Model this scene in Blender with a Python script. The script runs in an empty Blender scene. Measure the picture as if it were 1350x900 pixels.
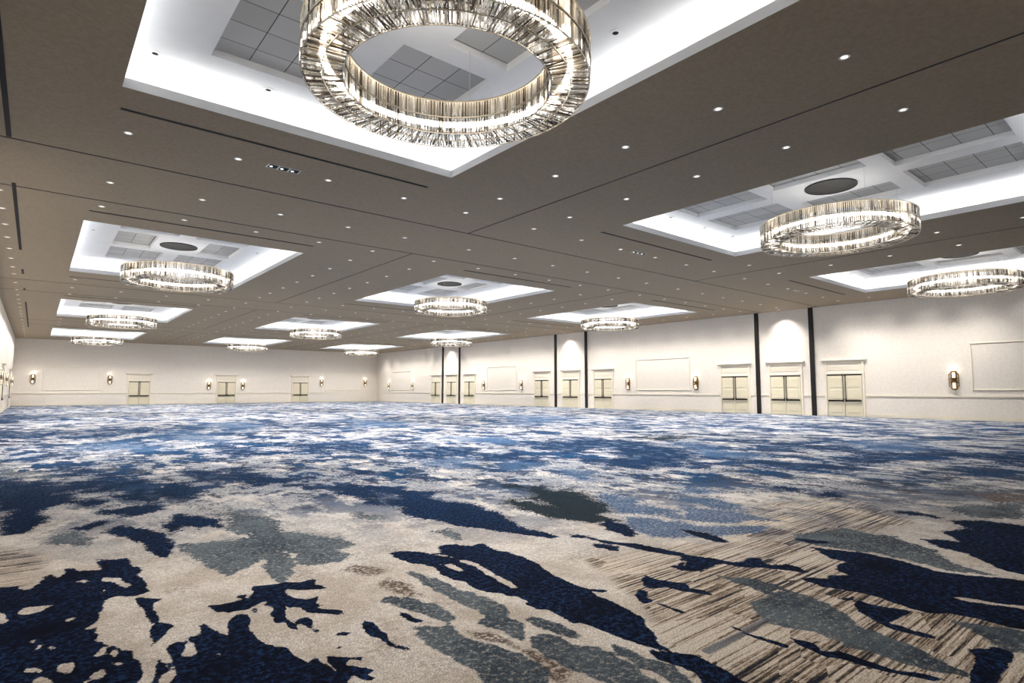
"""Hotel ballroom: patterned carpet, taupe ceiling with lit coffers and crystal ring chandeliers."""
# tunables
CEILC = (158, 145, 127); WALLC = (232, 225, 216)
LENS_E = .4; LED_E = 5.0; SCONCE_E = .5
COVE_E = 2.4; SPOT_E = 165.0; FRONT = .05; WASH_E = 16.0; SCALLOP_E = 22; CH_E = 19.0; BEAM_E = 300; EXPO = 1.9
WASH_T = 0.55
FAR_G0 = .398; FAR_G1 = .505; FAR_B0 = .497; TUFT = .6; CHOFF = (.06, -.05)
CARPET = [
('n',[-0.185,6.144,-0.125,6.094,-0.034,6.02,0.038,5.864,0.108,6.005,0.175,6.277,0.237,6.114,0.301,6.381,0.374,6.202,0.51,6.15,0.529,6.516,0.638,6.393,0.715,6.398,0.736,6.119,0.777,5.992,0.743,5.756,0.756,5.476,0.755,5.253,0.659,5.215,0.562,5.295,0.478,5.273,0.447,5.127,0.413,4.916,0.391,4.717,0.374,4.595,0.364,4.444,0.408,4.348,0.452,4.282,0.492,4.177,0.53,4.145,0.514,4.034,0.543,3.905,0.53,3.791,0.487,3.686,0.456,3.539,-0.089,3.987]),
('c',[-0.028,5.296,0.014,5.44,0.199,5.372,0.123,5.27,0.034,5.265]),
('c',[0.23,4.991,0.289,4.999,0.291,4.941,0.251,4.938]),
('c',[0.059,4.694,0.091,4.715,0.091,4.668,0.071,4.654]),
('c',[0.083,4.512,0.102,4.643,0.134,4.602,0.11,4.533]),
('c',[0.139,4.509,0.157,4.53,0.173,4.481,0.155,4.455]),
('c',[0.033,4.21,0.05,4.27,0.122,4.199,0.125,4.147,0.093,4.125,0.072,4.178]),
('c',[0.171,4.121,0.188,4.221,0.255,4.18,0.259,4.112,0.241,4.028,0.217,3.976,0.199,4.063]),
('c',[0.059,4.06,0.086,4.102,0.121,4.083,0.155,4.016,0.167,3.926,0.059,3.971]),
('c',[0.276,3.859,0.317,3.942,0.365,3.988,0.401,3.921,0.354,3.841,0.331,3.825,0.321,3.891,0.296,3.832]),
('c',[0.411,4.039,0.446,4.036,0.473,3.988,0.432,3.97]),
('c',[0.343,5.892,0.392,5.905,0.437,5.815,0.387,5.803]),
('c',[0.485,5.802,0.526,5.905,0.605,5.758,0.663,5.552,0.646,5.44,0.603,5.5,0.554,5.693]),
('c',[0.473,5.484,0.5,5.559,0.511,5.501,0.477,5.387]),
('c',[-0.155,5.458,-0.074,5.392,-0.052,5.222,-0.083,5.139,-0.144,5.206]),
('c',[0.328,4.699,0.386,4.774,0.402,4.743,0.379,4.675]),
('c',[0.336,4.193,0.388,4.305,0.421,4.308,0.378,4.172]),
('c',[0.418,4.126,0.436,4.237,0.457,4.248,0.446,4.117,0.427,4.092]),
('n',[0.659,5.17,0.793,5.016,0.725,4.9,0.722,4.663,0.712,4.524,0.786,4.41,0.694,4.268,0.616,4.148,0.65,4.241,0.641,4.377,0.678,4.517,0.674,4.665,0.678,4.896,0.65,5.045]),
('n',[0.63,3.912,0.642,3.748,0.598,3.664,0.582,3.608,0.56,3.454,0.521,3.486,0.548,3.636,0.596,3.761]),
('n',[0.701,4.078,0.743,4.119,0.788,4.067,0.766,3.967,0.734,3.881,0.773,3.835,0.817,3.883,0.829,3.944,0.811,4.141,0.886,4.143,0.905,4.262,0.905,4.366,0.941,4.319,0.962,4.181,0.982,4.097,1.007,3.996,1.073,4.229,1.146,4.355,1.208,4.304,1.176,4.145,1.138,4.003,1.133,3.877,1.16,3.732,1.224,3.621,1.24,3.467,1.27,3.336,1.315,3.378,1.328,3.262,1.348,3.146,1.366,3.309,1.383,3.35,1.431,3.297,1.536,3.211,1.517,3.172,1.454,3.211,1.407,3.172,1.448,3.151,1.508,3.026,1.456,3.009,1.478,2.944,1.448,2.922,1.415,2.995,1.403,3.052,1.345,3.006,1.276,2.868,0.573,3.443,0.623,3.575,0.674,3.649,0.685,3.713,0.681,3.897]),
('c',[0.891,3.793,0.918,3.791,0.928,3.736,0.898,3.725]),
('n',[1.03,4.65,1.153,4.612,1.299,4.602,1.37,4.775,1.388,4.884,1.455,4.854,1.618,4.798,1.718,4.742,1.792,4.761,1.835,4.727,1.797,4.626,1.821,4.48,1.773,4.494,1.656,4.566,1.582,4.65,1.541,4.564,1.557,4.391,1.609,4.327,1.718,4.35,1.647,4.23,1.659,4.135,1.568,4.149,1.635,4.073,1.72,3.984,1.712,3.892,1.633,3.976,1.54,4.072,1.519,4.209,1.456,4.302,1.415,4.213,1.384,4.048,1.389,3.9,1.375,3.843,1.35,3.88,1.37,4.022,1.313,4.032,1.333,4.241,1.37,4.25,1.386,4.339,1.335,4.401,1.399,4.498,1.317,4.457,1.202,4.407,1.109,4.424,1.062,4.502]),
('n',[1.426,3.976,1.495,4.012,1.514,3.941,1.482,3.824,1.486,3.735,1.451,3.714,1.44,3.858]),
('n',[1.261,4.746,1.3,4.715,1.275,4.644,1.251,4.686]),
('n',[1.243,4.354,1.272,4.378,1.276,4.327,1.248,4.311]),
('n',[1.751,3.674,1.785,3.719,1.797,3.619,1.776,3.481,1.794,3.401,1.756,3.305,1.769,3.204,1.805,3.145,1.78,3.122,1.743,3.196,1.719,3.367,1.695,3.481,1.709,3.57]),
('n',[1.558,3.626,1.638,3.577,1.579,3.544,1.547,3.586]),
('n',[1.453,3.462,1.507,3.404,1.465,3.403]),
('n',[2.025,3.675,2.055,3.611,2.054,3.518,2.081,3.422,2.027,3.449,1.996,3.528]),
('s',[1.169,6.621,1.588,6.444,2.071,6.402,2.247,5.906,2.335,5.287,2.222,5.101,2.033,5.092,1.932,5.143,1.89,5.273,1.968,5.587,1.923,5.734,1.87,5.388,1.717,5.018,1.604,4.836,1.578,4.964,1.629,5.267,1.714,5.652,1.472,5.394,1.314,5.29,1.282,5.489]),
('s',[2.02,3.969,2.118,4,2.208,3.859,2.27,3.678,2.294,3.495,2.247,3.341,2.181,3.322,2.156,3.491,2.092,3.7,2.046,3.862]),
('s',[1.977,3.384,2.057,3.371,2.081,3.265,2.159,3.287,2.135,3.154,2.146,2.986,2.222,2.833,2.254,2.637,2.261,2.472,2.218,2.385,2.052,2.232,1.869,2.381,1.938,2.663,1.93,2.848,1.931,2.956,1.922,3.109,1.941,3.28]),
('s',[2.512,4.426,2.555,4.333,2.594,4.08,2.588,3.828,2.624,3.655,2.658,3.491,2.661,3.316,2.545,3.135,2.551,2.984,2.473,2.877,2.377,2.797,2.383,2.951,2.364,3.102,2.336,3.195,2.431,3.228,2.475,3.346,2.448,3.491,2.467,3.648,2.447,3.754,2.457,3.985,2.478,4.228]),
('s',[2.623,3.034,2.72,2.973,2.737,2.797,2.729,2.668,2.69,2.572,2.643,2.642,2.615,2.794,2.602,2.942]),
('s',[2.457,2.794,2.548,2.816,2.595,2.712,2.574,2.545,2.658,2.418,2.667,2.298,2.67,2.189,2.604,2.068,2.6,1.955,2.522,1.847,2.359,1.98,2.395,2.123,2.379,2.277,2.347,2.427,2.358,2.578,2.386,2.699]),
('s',[2.774,2.441,2.791,2.338,2.784,2.149,2.826,2.009,2.78,1.924,2.725,1.786,2.644,1.831,2.679,1.959,2.681,2.128,2.69,2.279]),
('b',[2.178,4.314,2.298,4.375,2.353,4.223,2.317,4.001,2.331,3.849,2.215,3.921,2.178,4.115]),
('b',[2.102,4.82,2.229,4.9,2.389,4.707,2.358,4.552,2.232,4.512,2.196,4.626]),
('b',[2.199,3.134,2.3,3.019,2.32,2.874,2.325,2.72,2.358,2.607,2.347,2.454,2.343,2.331,2.218,2.269,2.187,2.339,2.247,2.484,2.295,2.715,2.251,2.869,2.19,3.012]),
('n',[3.177,4.943,3.297,4.885,3.391,4.729,3.523,4.741,3.491,4.455,3.551,4.153,3.508,3.92,3.406,3.638,3.349,3.306,3.38,3.156,3.315,3.044,3.3,2.836,3.268,2.658,3.25,2.558,3.106,2.393,3.055,2.304,2.984,2.239,2.971,2.133,2.928,2.197,2.906,2.303,2.871,2.471,2.876,2.615,2.862,2.766,2.817,2.784,2.838,2.932,2.847,3.042,2.803,3.098,2.791,3.21,2.815,3.408,2.821,3.495,2.744,3.604,2.709,3.73,2.739,3.908,2.699,3.994,2.696,4.189,2.752,4.411,2.71,4.539,2.654,4.649,2.636,4.831,2.666,5.018,2.742,5.028,2.854,4.938,2.933,4.763,3.049,4.742,3.154,4.922]),
('c',[2.813,4.455,2.917,4.371,2.886,4.12,2.855,4.175,2.831,4.347]),
('c',[2.906,4.75,3.018,4.694,3.081,4.4,3.109,4.182,3.03,3.888,3.02,3.678,2.973,3.538,2.921,3.557,2.956,3.838,3.018,4.132,3.014,4.356,3.022,4.585]),
('c',[2.788,3.475,2.845,3.406,2.844,3.252,2.803,3.242,2.782,3.368]),
('n',[2.872,2.228,2.9,2.177,2.951,2.107,3.032,2.026,3.026,1.924,2.991,1.8,2.962,1.658,2.913,1.568,2.714,1.731,2.837,1.878,2.838,1.962,2.838,2.051,2.821,2.118]),
('n',[3.868,3.039,3.976,3.088,3.959,2.991,4.051,2.784,4,2.674,4.031,2.577,3.992,2.468,3.936,2.56,3.895,2.664,3.881,2.821,3.742,2.861,3.775,2.958]),
('n',[3.544,2.857,3.667,2.898,3.667,2.85,3.579,2.783,3.561,2.709,3.459,2.706,3.475,2.779]),
('n',[3.544,2.637,3.554,2.545,3.539,2.437,3.517,2.396,3.51,2.5]),
('n',[4.351,3.106,4.428,3.074,4.742,3.252,4.791,3.141,4.863,2.979,4.863,2.814,4.968,2.761,5.138,2.789,5.172,2.727,5.071,2.644,5.044,2.54,5.197,2.509,5.179,2.398,5.093,2.29,5.039,2.363,4.997,2.487,4.885,2.639,4.805,2.735,4.793,2.871,4.679,2.901,4.558,2.875,4.44,2.882,4.329,2.972]),
('c',[4.603,3.158,4.599,3.094,4.495,3.051,4.451,3.055]),
('n',[3.38,3.156,3.467,3.062,3.423,3.04,3.359,3.102]),
('n',[4.464,4.452,4.522,4.359,4.517,4.141,4.615,3.934,4.709,3.734,4.751,3.465,4.79,3.285,4.695,3.22,4.605,3.435,4.573,3.687,4.568,3.809,4.509,4.02,4.448,4.241,4.403,4.366]),
('n',[4.383,4.041,4.437,3.956,4.469,3.81,4.377,3.732,4.319,3.894]),
('n',[3.987,5.03,4.282,4.839,4.318,4.48,4.202,4.485,4.118,4.734,4.034,4.915]),
('n',[5.914,2.593,5.991,2.454,6.091,2.224,6.095,1.974,6.053,1.779,5.963,1.608,6.025,1.414,6.159,1.222,6.209,1.073,6.258,0.93,4.983,0.758,4.961,0.874,4.946,0.955,4.958,1.087,4.96,1.178,4.925,1.264,4.817,1.352,4.835,1.497,4.893,1.642,4.914,1.807,4.865,1.943,4.824,2.05,4.887,2.233,4.984,2.182,5.057,2.094,5.148,2.131,5.299,2.007,5.332,2.124,5.512,2.221,5.634,2.184,5.646,2.08,5.694,2.335]),
('c',[5.321,1.359,5.396,1.275,5.411,1.131,5.568,0.837,5.485,0.826,5.349,1.119,5.294,1.292]),
('n',[7.119,2.02,7.254,1.825,7.215,1.611,7.408,1.453,7.521,1.282,7.632,1.115,6.367,0.944,6.433,1.109,6.44,1.218,6.64,1.429,6.857,1.599,6.883,1.803,7.016,1.935]),
('n',[7.769,1.949,8.619,1.457,8.629,1.249,7.796,1.137,7.684,1.308,7.605,1.624]),
('s',[6.334,2.929,6.995,2.679,6.93,2.174,6.748,1.836,6.344,1.606,6.215,1.287,6.08,1.542,6.17,1.812,6.177,2.153,6.054,2.479,6.055,2.802]),
('n',[4.702,1.732,4.704,1.646,4.725,1.547,4.79,1.433,4.657,1.445,4.496,1.465,4.422,1.471,4.414,1.373,4.411,1.227,4.368,1.198,4.343,1.298,4.331,1.424,4.4,1.543,4.492,1.658,4.593,1.737]),
('n',[4.624,1.862,4.758,1.797,4.656,1.805]),
('s',[4.06,2.215,4.331,2.214,4.519,2.202,4.507,2.07,4.473,1.877,4.359,1.689,4.217,1.586,4.181,1.447,4.141,1.262,4.059,1.131,3.989,0.982,3.922,0.895,3.908,1,3.843,1.177,3.859,1.349,3.842,1.478,3.888,1.591,3.922,1.725,3.824,1.873,3.82,1.982,3.936,2.112]),
('s',[4.429,2.717,4.53,2.552,4.588,2.397,4.574,2.255,4.346,2.248,4.393,2.504]),
('n',[3.695,1.78,3.706,1.648,3.643,1.554,3.735,1.507,3.71,1.364,3.715,1.231,3.784,1.101,3.802,0.993,3.733,1.05,3.696,1.162,3.661,1.214,3.647,1.325,3.647,1.428,3.594,1.525,3.612,1.637,3.655,1.72]),
('n',[4.34,1.041,4.441,0.958,4.524,0.919,4.458,0.831,4.254,0.84,4.102,0.841,3.794,0.804,3.67,0.906,4.116,0.953,4.277,0.98]),
('s',[4.792,1.186,4.853,1.066,4.927,0.869,4.95,0.753,4.553,0.7,4.553,0.809,4.476,0.872,4.573,0.968,4.678,1.073]),
('q',[3.101,2.026,3.523,2.018,3.894,2.031,3.806,1.975,3.508,1.965,3.091,1.965]),
('n',[3.571,2.08,3.549,1.932,3.567,1.823,3.568,1.731,3.534,1.715,3.52,1.831,3.516,1.959]),
('n',[-0.44,13.3,-0.37,13.25,0.29,12.62,0.44,12.07,0.7,12.21,1.04,11.67,1.03,10.97,1.39,11.65,1.32,11.2,1.07,10.37,1.33,10.72,1.4,9.59,1.286,9.324,1.14,9.68,1.02,10.02,0.93,10.49,0.81,11.07,0.7,10.8,0.6,11.17,0.45,10.87,0.85,9.68,0.784,9.4,0.675,9.383,0.57,9.91,0.45,9.78,0.35,9.97,0.24,9.63,0.139,9.416,0.147,8.781,0.089,8.504,-0.026,8.227,-0.139,8.248,-0.144,8.853,-0.25,9.83,-0.3,9.87]),
('n',[0.99,9.233,1.141,9.329,1.298,8.876,1.211,8.544,1,8.435,0.894,8.522,0.719,9.243,0.853,8.933]),
('n',[0.48,8.11,0.681,8.346,0.697,8.25,0.536,7.914]),
('s',[0.147,7.555,0.293,7.76,0.427,7.93,0.449,7.499,0.554,7.48,0.496,7.21,0.396,7.23]),
('n',[0.707,7.775,0.823,7.907,1.219,7.285,1.109,6.589,1.002,6.233,0.918,6.745,0.85,7.173,0.751,7.386]),
('s',[-0.51,15.21,-0.44,15.15,0.31,13.87,0.45,12.4,-0.37,13.25,-0.44,13.3]),
('n',[0.88,12.61,1.13,13,1.09,12.44,0.93,12.29]),
('n',[0.38,14.61,0.65,14.76,0.73,13.12,0.49,13.73]),
('n',[2.42,12.84,2.39,12.2,2.6,11.41,2.68,12.18,3.23,12.31,3.16,11.36,3.26,10.78,3.45,10.43,3.8,9.88,3.5,9.94,3.2,9.92,2.83,9.74,2.74,9.89,2.87,10.28,2.54,10.46,2.39,11.1,2.27,11.68]),
('n',[3.29,9.94,3.3,9.6,3.16,9.55]),
('n',[3.43,9.18,3.6,8.89,3.44,8.87]),
('n',[2.6,9.26,2.76,9.42,2.616,8.983]),
('n',[3.46,9.71,3.54,9.48,3.4,9.43]),
('n',[1.78,10.83,2.02,10.47,1.879,9.199,1.681,9.238,1.58,9.57,1.42,9.96,1.5,10.44]),
('n',[1.355,8.147,1.478,8.232,1.592,7.954,1.795,7.611,1.696,7.119,1.604,7.35,1.431,7.112,1.446,7.323,1.371,7.461,1.347,7.254,1.18,7.037,1.113,7.371]),
('s',[1.762,8.605,1.946,8.144,2.128,7.799,2.318,7.185,2.172,6.509,2.291,6.269,2.518,5.814,2.535,5.547,2.363,5.45,1.491,6.278,1.793,6.537,1.722,7.175,1.812,7.685]),
('n',[3.92,9.1,4.04,8.84,3.941,8.178,3.973,7.751,3.728,7.458,3.673,7.161,3.594,7.337,3.745,7.809,3.675,7.993,3.632,8.429,3.66,8.99,3.89,9.2]),
('n',[4.18,8.72,4.435,8.361,4.344,7.714,4.547,7.549,4.372,7.053,4.517,6.701,4.626,6.498,4.55,6.028,4.437,5.549,4.35,5.277,4.226,4.908,4.301,4.703,4.288,4.437,4.217,4.495,4.138,4.764,4.065,4.93,3.958,5.127,3.865,5.353,3.787,5.613,3.681,5.989,3.588,6.24,3.709,6.711,3.749,6.884,3.767,7.31,3.91,7.55,4.067,7.362,4.163,7.727,4.068,7.938,4.099,8.335]),
('s',[3.082,6.834,3.23,6.903,3.361,6.515,3.227,6.446,3.07,6.662]),
('s',[3.392,5.515,3.614,5.481,3.574,5.224,3.447,4.992,3.429,5.272]),
('n',[4.86,10.65,4.95,10.24,4.75,9.87,4.71,10.21]),
('n',[5.19,10.15,5.19,9.51,5.51,9.25,5.36,8.99,5.15,9.25]),
('n',[4.35,10,4.42,9.74,4.26,9.59]),
('n',[4.43,9.45,4.63,9.38,4.49,9.14]),
('m',[6.78,11.5,6.79,10.33,6.79,9.81,6.46,9.59,6.38,10.4]),
('g',[5.985,7.261,6.063,6.89,6.137,6.538,6.328,6.242,6.116,5.638,5.732,5.067,5.478,4.885,5.356,4.542,5.055,4.703,4.955,4.953,4.862,5.115,4.974,5.485,4.903,5.947,4.971,6.218,5.178,6.281,5.271,5.863,5.365,5.571,5.517,6.005,5.555,6.34,5.856,6.625]),
('m',[6.115,5.519,6.552,5.789,6.493,5.454,6.584,5.258,6.255,4.955,6.333,4.892,6.433,4.397,6.058,4.143,5.998,4.37,5.875,4.656,5.716,4.785]),
('n',[5.075,4.604,5.264,4.617,5.226,4.322,5.059,4.014,4.901,4.005,4.935,4.258]),
('m',[5.603,4.691,5.764,4.381,5.831,3.989,5.837,3.748,5.949,3.432,6.056,3.273,5.591,3.442,5.288,3.622,5.076,3.862,5.148,4.084]),
('n',[10.41,8.58,11.63,7.92,10.17,6.84,9.26,7.32,9.17,7.89,9.07,8.49,8.76,8.74]),
('n',[4.476,4.419,4.561,4.282,4.551,4.028,4.585,3.876,4.497,3.948,4.485,4.21]),
('m',[7.97,8.13,8.13,7.55,7.48,6.72,7.15,6.99]),
('m',[8.1,9.83,8.24,9.16,7.71,8.57,7.21,8.75]),
('m',[8.11,5.54,7.987,4.897,7.743,4.957,7.616,5.198]),
('m',[7.175,4.9,7.395,4.48,7.129,4.138,6.887,4.23,7.032,4.544,6.935,4.737]),
('m',[6.71,4.585,6.745,4.143,6.845,3.774,6.794,3.371,6.575,3.549,6.17,3.714,5.999,4.103]),
('m',[5.886,4.027,5.892,3.703,6.448,3.406,6.474,3.229,6.151,3.195,5.846,3.373,5.636,3.544,5.522,3.78]),
('n',[5.571,3.813,5.636,3.544,5.471,3.215,5.412,3.263,5.436,3.568]),
('n',[12.09,6.92,12.3,6.17,12.29,5.63,12.25,5.16,13,4.8,12.18,4.5,11.8,5.16,11.68,5.86,11.67,6.4]),
('n',[9.2,4.42,9.24,4.24,9.27,4.07,8.99,4.23]),
('n',[9.29,3.91,9.28,3.71,9.05,3.57,8.92,3.74]),
('n',[6.131,2.837,6.18,2.732,6.3,2.478,6.064,2.682]),
('n',[8.343,2.027,8.655,1.857,8.725,1.474,8.836,1.383,7.577,1.198,6.973,1.808,7.123,1.996,7.293,1.73,7.716,1.993,7.792,1.788,7.865,1.589]),
('n',[8.496,2.719,8.657,2.49,8.579,2.271,8.44,2.248,8.404,2.553]),
('s',[6.904,2.582,7.037,2.264,6.84,2.037,6.529,2.053,6.296,2.36]),
('s',[9.19,2.36,10.47,1.75,9.237,1.555,8.824,1.892]),
('n',[14.45,5.33,14.7,4.82,13.71,4.48,13.43,4.72]),
('n',[17.13,3.83,18.55,3.04,15.48,2.55,15.76,3.1]),
('s',[11.46,2.82,12,2.54,11.04,2.42,10.95,2.64]),
('b',[10.54,2.17,11.15,1.93,10.67,1.82,10.25,2.05]),
('n',[-1.05,28.83,0.14,27.47,0.1,24.55,-0.3,24.23,-0.89,24.7]),
('n',[-1.56,44.3,-0.05,44.18,0.21,39.23,-1.23,37.97]),
('m',[1.06,19.91,1.88,20.75,2.46,20.29,2.74,17.25,2.03,16.66,1.53,18.22,1.15,18.52]),
('n',[2.23,27.57,3.42,26.64,2.78,24.58]),
('n',[0.19,17.79,0.69,17.74,0.6,17.12]),
('n',[0.55,28,1.1,26.7,0.84,25.35]),
('n',[1.63,25.49,1.87,25.29,1.61,22.1,1.46,22.22]),
('m',[4.05,25.22,4.73,23.03,4.15,19.49,4.52,18.12,4,19.61,3.34,20.72]),
('m',[6.34,29.93,8.45,28.28,6.87,23.91,5.66,23.09,5.82,25.7]),
('n',[4.95,17.78,5.66,17.21,6.11,16.85,6.38,15.65,5.55,13.84,5.24,14.09,5.59,15.39,5.13,16.65]),
('n',[4.09,16.59,4.25,16.04,4.43,14.74,3.81,14.54,3.79,15.25]),
('n',[9.47,26.18,11.18,26.14,9.69,22.65,8.55,23.06]),
('n',[9.25,30.55,9.27,29.03,8.09,25.5]),
('m',[12.11,28.32,13.5,24.32,11.89,21.96,10.52,23.04,9.38,21.92]),
('n',[6.61,15.95,6.94,16.19,6.96,14.29,6.47,12.74,6.09,12.88,6.21,14.47]),
('n',[8.42,16.67,8.96,15.66,8.62,14.84,8.26,15.39]),
('n',[6.69,13.1,7.37,12.02,7.99,11.88,7.05,10.98,6.86,11.75]),
('n',[8.51,14.43,8.8,13.71,8.88,12.33,8.11,11.25,7.87,11.97,7.99,13.04]),
('n',[8.28,11.29,9.07,11.01,9.11,10.62,8.38,9.32,8.25,10.01,7.96,10.55]),
('m',[7.23,11.79,7.63,10.82,6.56,9.74,6.07,10.14]),
('m',[10.03,16,11.94,14.48,10.8,13.1,10.03,14.24]),
('m',[21.67,26.3,22.92,23.35,18.88,20.1,16.22,19.68]),
('n',[20.72,17.35,21.41,16.81,18.58,14.65,18.4,15.28]),
('n',[11.23,12.76,13.62,12.53,14.06,11.58,13.33,10.09,13.12,8.93,11.03,7.19,10.27,7,8.92,8.35,10.04,8.28,10.9,9.18,11.45,10.27,10.28,10.04,10.29,11.2]),
('g',[15.19,11.89,16.69,11.34,15.17,10.99]),
('n',[22.77,12.32,22.33,10.75,21.03,10.5]),
('n',[16.96,8.71,16.9,7.72,16.69,6.94,17.46,6.78,16.99,6.25,15.94,5.87,15.51,6.61,15.78,7.89]),
('n',[16.18,9.33,17.39,8.93,16.15,8.83]),
('n',[26.12,11.89,26.21,9.61,23.75,8.76,24.76,10.76]),
('m',[14.69,9.99,13.33,7.97,13.26,6.94,12.31,6.74,12.33,8.04]),
('n',[15.94,5.87,16.47,5.07,16.42,4.4,17.38,4.52,17.57,4.18,17.84,2.93,16.11,2.55,15.76,3.1,16.4,3.45,15.92,4.15,15.6,5.06,13.46,4.43,13.43,4.72,14.73,5.43]),
('m',[19.08,7.02,20.09,5.68,17.54,4.59,16.03,5.07,15.94,5.87]),
('n',[24.73,8.41,24.1,7.26,22.96,7.42]),
('n',[31.68,6.37,32.98,5.34,31.32,5.07]),
('t',[3.96,3.767,4.66,3.623,5.553,3.262,6.805,2.735,5.405,1.893,5.041,1.521,4.978,0.877,4.552,0.356,3.386,0.504,2.408,1.306,2.846,1.968,3.233,2.462,3.489,2.79]),
('t',[7.575,3.992,9.46,3.56,7.867,2.332,6.941,2.411,6.378,2.869,5.553,3.262]),
('t',[-0.292,7.732,0.107,7.234,0.156,6.577,0.012,5.945,-0.208,6.017]),
]
import bpy, math, random
import numpy as np
from mathutils import Vector, Matrix
random.seed(7)
D = bpy.data; COL = bpy.context.scene.collection; PI = math.pi
EYE = 1.5275            # camera height
CZ = 6.5275             # main ceiling
TZ = 7.1775             # raised tray ceiling
XL, XR, YF, YB = -1.7175, 36.304, -1.8, 73.27
CX = [4.095, 16.815, 29.54]
CY = [6.45, 25.66, 44.82, 63.98]
HU, HV = 3.245, 4.72    # half size of a ceiling coffer

# ------------------------------------------------------------------ helpers
def lin(*c):
    return tuple(((v/255)/12.92 if v/255 <= .04045 else ((v/255+.055)/1.055)**2.4) for v in c) + (1,)

def link(o, parent=None):
    COL.objects.link(o)
    if parent is not None: o.parent = parent
    return o

def mesh_obj(name, V, F, mats, parent=None, smooth=False, fm=None):
    me = D.meshes.new(name); me.from_pydata(V, [], F)
    if not isinstance(mats, (list, tuple)): mats = [mats]
    for m in mats: me.materials.append(m)
    if fm: me.polygons.foreach_set('material_index', fm)
    if smooth: me.polygons.foreach_set('use_smooth', [True]*len(F))
    me.update()
    return link(D.objects.new(name, me), parent)

class MB:
    def __init__(s): s.V = []; s.F = []; s.M = []
    def add(s, V, F, m=0):
        b = len(s.V); s.V += V; s.F += [tuple(i+b for i in f) for f in F]; s.M += [m]*len(F)
    def box(s, x0, x1, y0, y1, z0, z1, m=0):
        s.add([(x0,y0,z0),(x1,y0,z0),(x1,y1,z0),(x0,y1,z0),(x0,y0,z1),(x1,y0,z1),(x1,y1,z1),(x0,y1,z1)],
              [(0,3,2,1),(4,5,6,7),(0,1,5,4),(1,2,6,5),(2,3,7,6),(3,0,4,7)], m)
    def bbox(s, x0, x1, y0, y1, z0, z1, b=.01, m=0):
        """box with a chamfer round the -y face"""
        s.add([(x0,y1,z0),(x1,y1,z0),(x1,y1,z1),(x0,y1,z1),(x0,y0+b,z0),(x1,y0+b,z0),(x1,y0+b,z1),(x0,y0+b,z1),
               (x0+b,y0,z0+b),(x1-b,y0,z0+b),(x1-b,y0,z1-b),(x0+b,y0,z1-b)],
              [(0,3,2,1),(0,1,5,4),(1,2,6,5),(2,3,7,6),(3,0,4,7),(4,5,9,8),(5,6,10,9),(6,7,11,10),(7,4,8,11),(8,9,10,11)][0:], m)
    def ring(s, r0, r1, z0, z1, n=96, cx=0, cy=0, m=0):
        V = []; F = []
        for i in range(n):
            a = 2*PI*i/n; c, d = math.cos(a), math.sin(a)
            V += [(cx+r0*c,cy+r0*d,z0),(cx+r1*c,cy+r1*d,z0),(cx+r1*c,cy+r1*d,z1),(cx+r0*c,cy+r0*d,z1)]
        for i in range(n):
            j = (i+1) % n
            for k in range(4):
                l = (k+1) % 4
                F.append((i*4+k, i*4+l, j*4+l, j*4+k))
        s.add(V, F, m)
    def disc(s, r, z0, z1, n=32, cx=0, cy=0, m=0, r2=None):
        r2 = r if r2 is None else r2
        V = [(cx+r*math.cos(2*PI*i/n), cy+r*math.sin(2*PI*i/n), z0) for i in range(n)] + \
            [(cx+r2*math.cos(2*PI*i/n), cy+r2*math.sin(2*PI*i/n), z1) for i in range(n)]
        F = [tuple(range(n-1,-1,-1)), tuple(range(n, 2*n))] + [(i,(i+1)%n,n+(i+1)%n,n+i) for i in range(n)]
        s.add(V, F, m)
    def rod(s, a, b, r, n=6, m=0, r2=None, ph=0):
        a = Vector(a); b = Vector(b); d = (b-a).normalized()
        u = d.orthogonal().normalized(); w = d.cross(u); r2 = r if r2 is None else r2
        V = []
        for p, q in ((a, r), (b, r2)):
            for i in range(n):
                t = 2*PI*i/n+ph; V.append(tuple(p+u*(q*math.cos(t))+w*(q*math.sin(t))))
        s.add(V, [tuple(range(n-1,-1,-1)), tuple(range(n,2*n))] + [(i,(i+1)%n,n+(i+1)%n,n+i) for i in range(n)], m)
    def build(s, name, mats, parent=None, smooth=False):
        return mesh_obj(name, s.V, s.F, mats, parent, smooth, s.M)

def thing(name, label, cat, loc=(0,0,0), rz=0, group=None):
    o = D.objects.new(name, None); COL.objects.link(o); o.location = loc; o.rotation_euler = (0,0,rz)
    o.empty_display_size = .1
    return tag(o, label, cat, group)
def tag(o, label, cat, group=None):
    o['label'] = label; o['category'] = cat
    if group: o['group'] = group
    return o
def struct(o, label=None):
    o['kind'] = 'structure'
    if label: o['label'] = label; o['category'] = 'room'
    return o
def copy_tree(o, parent=None):
    c = o.copy(); COL.objects.link(c); c.parent = parent
    for ch in list(o.children):
        copy_tree(ch, c)
    return c

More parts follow.
